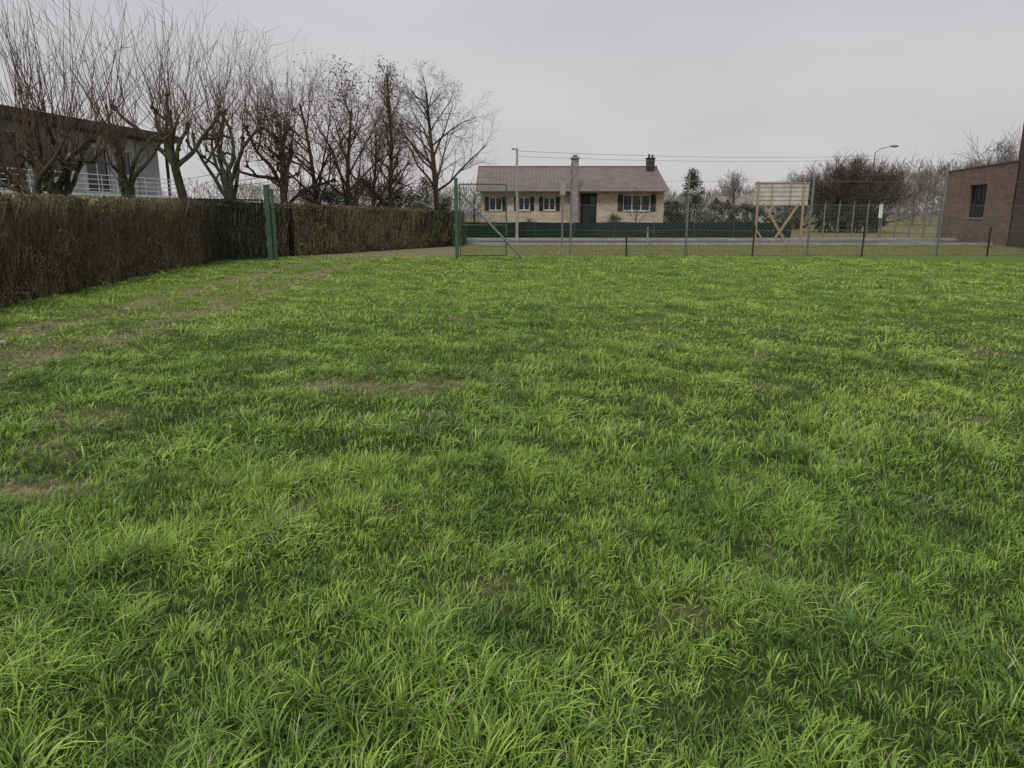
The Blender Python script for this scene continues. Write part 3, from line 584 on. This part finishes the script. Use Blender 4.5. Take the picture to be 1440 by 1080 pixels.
# ---------------------------------------------------------------- right brick building
dx_,dy_=-2.45,-10.5; th=math.atan2(dy_,dx_)
h=thing('brick_building',(27.2,48,0),th,label='low red brick building with dark window and flat roof',category='building')
BL=15.5; wo=[(4.35,6.9,1.35,3.15)]
boxes('wall',wall_cells(0,BL,0,4.05,0,.3,wo)+[(0,.3,.3,14,0,4.05),(BL-.3,BL,.3,14,0,4.05),(.3,BL-.3,13.7,14,0,4.05)],M['red'],h)
boxes('coping',[(-.05,BL+.0,-.05,.35,4.05,4.13),(-.05,.35,.35,14,4.05,4.13)],M['dred'],h); boxes('roof',[(.3,BL-.3,.35,13.7,3.8,3.9)],M['black'],h)
boxes('pier',[(11.1,BL,-.12,-.003,0,4.04)],M['dred'],h)
window(h,*wo[0],y=.15,cols=4,fm='dkmetal')
tubes('downpipe',[((10.95,-.07,0),(10.95,-.07,4.0),.06,.06)],8,M['black'],h)
t=thing('brick_tower',(26.25,40.0,3.91),math.radians(-12),label='tall dark brick block rising from the flat roof',category='building')
boxes('wall',wall_cells(0,8,0,3.8,-6,-5.7,[(2,4,.6,2.1)])+[(0,.3,-5.7,0,0,3.8),(7.7,8,-5.7,0,0,3.8),(.3,7.7,-.3,0,0,3.8)],M['dred'],t)
boxes('roof_edge',[(-.1,8.1,-6.1,.1,3.8,3.95)],M['black'],t); window(t,2,4,.6,2.1,y=-5.85,cols=2,sill=False)

# ---------------------------------------------------------------- pale stones in the track
for i,(p,y_) in enumerate(((245,11.3),(180,13.3),(5,9.2))):
    x=(p-720)/1040*(y_*.974+.39); n1=7;n2=5
    V=np.array([[math.cos(2*math.pi*a/n1)*math.sin(math.pi*(b_+.5)/n2),math.sin(2*math.pi*a/n1)*math.sin(math.pi*(b_+.5)/n2),math.cos(math.pi*(b_+.5)/n2)] for b_ in range(n2) for a in range(n1)])
    V=V*rng.uniform(.75,1.15,(len(V),1))*np.array([.055,.04,.035]); F=np.array([[b_*n1+a,b_*n1+(a+1)%n1,(b_+1)*n1+(a+1)%n1,(b_+1)*n1+a] for b_ in range(n2-1) for a in range(n1)])
    zz=float(height(np.array([x]),np.array([y_]))[0])
    add('stone',np_mesh('stone',V,F,[M['stone']],smooth=True),None,(x,y_,zz+.035),random.random()*3,label='small pale stone lying on the muddy track',category='stone',group='stones on the track')

# ---------------------------------------------------------------- world, sun, camera
w=bpy.data.worlds.new('World'); S.world=w; w.use_nodes=True; nt=w.node_tree; L=nt.links.new; bg=nt.nodes['Background']
sky=N(nt,'ShaderNodeTexSky',sky_type='NISHITA'); sky.sun_disc=False; sky.sun_elevation=math.radians(48); sky.sun_rotation=math.radians(200)
hs_=N(nt,'ShaderNodeHueSaturation'); hs_.inputs['Saturation'].default_value=.25; L(sky.outputs[0],hs_.inputs['Color'])
tc=N(nt,'ShaderNodeTexCoord'); sp=N(nt,'ShaderNodeSeparateXYZ'); L(tc.outputs['Generated'],sp.inputs[0])
cr=N(nt,'ShaderNodeValToRGB'); e=cr.color_ramp.elements; e[0].position=0; e[0].color=(.59,.56,.56,1); e[1].position=1; e[1].color=(.84,.86,.87,1)
e2=e.new(.12); e2.color=(.555,.54,.55,1); e3=e.new(.3); e3.color=(.53,.55,.575,1); L(sp.outputs['Z'],cr.inputs[0])
no=N(nt,'ShaderNodeTexNoise'); no.inputs['Scale'].default_value=1.6; no.inputs['Detail'].default_value=4
mp=N(nt,'ShaderNodeMapping'); mp.inputs['Scale'].default_value=(1,1,3.5); L(tc.outputs['Generated'],mp.inputs[0]); L(mp.outputs[0],no.inputs['Vector'])
c2=N(nt,'ShaderNodeValToRGB'); c2.color_ramp.elements[0].position=.3; c2.color_ramp.elements[0].color=(8.9,8.97,9.15,1); c2.color_ramp.elements[1].position=.7; c2.color_ramp.elements[1].color=(11.2,11.2,11.2,1); L(no.outputs['Fac'],c2.inputs[0])
mu=N(nt,'ShaderNodeMixRGB',blend_type='MULTIPLY'); mu.inputs[0].default_value=1; L(cr.outputs[0],mu.inputs[1]); L(c2.outputs[0],mu.inputs[2])
mx=N(nt,'ShaderNodeMixRGB'); mx.inputs[0].default_value=.93; L(hs_.outputs[0],mx.inputs[1]); L(mu.outputs[0],mx.inputs[2]); L(mx.outputs[0],bg.inputs['Color']); bg.inputs['Strength'].default_value=.1
sl=bpy.data.lights.new('sun','SUN'); sl.energy=1.5; sl.angle=math.radians(12); sl.color=(1,.97,.92)
so_=bpy.data.objects.new('sun',sl); COL.objects.link(so_); so_.rotation_euler=(math.radians(42),0,math.radians(-20))
cam=bpy.data.cameras.new('camera'); cam.sensor_width=36; cam.lens=26; cam.clip_end=3000; cam.clip_start=.05
co=bpy.data.objects.new('camera',cam); COL.objects.link(co); co.location=(0,0,1.7); co.rotation_euler=(math.radians(90-13.15),0,0); S.camera=co
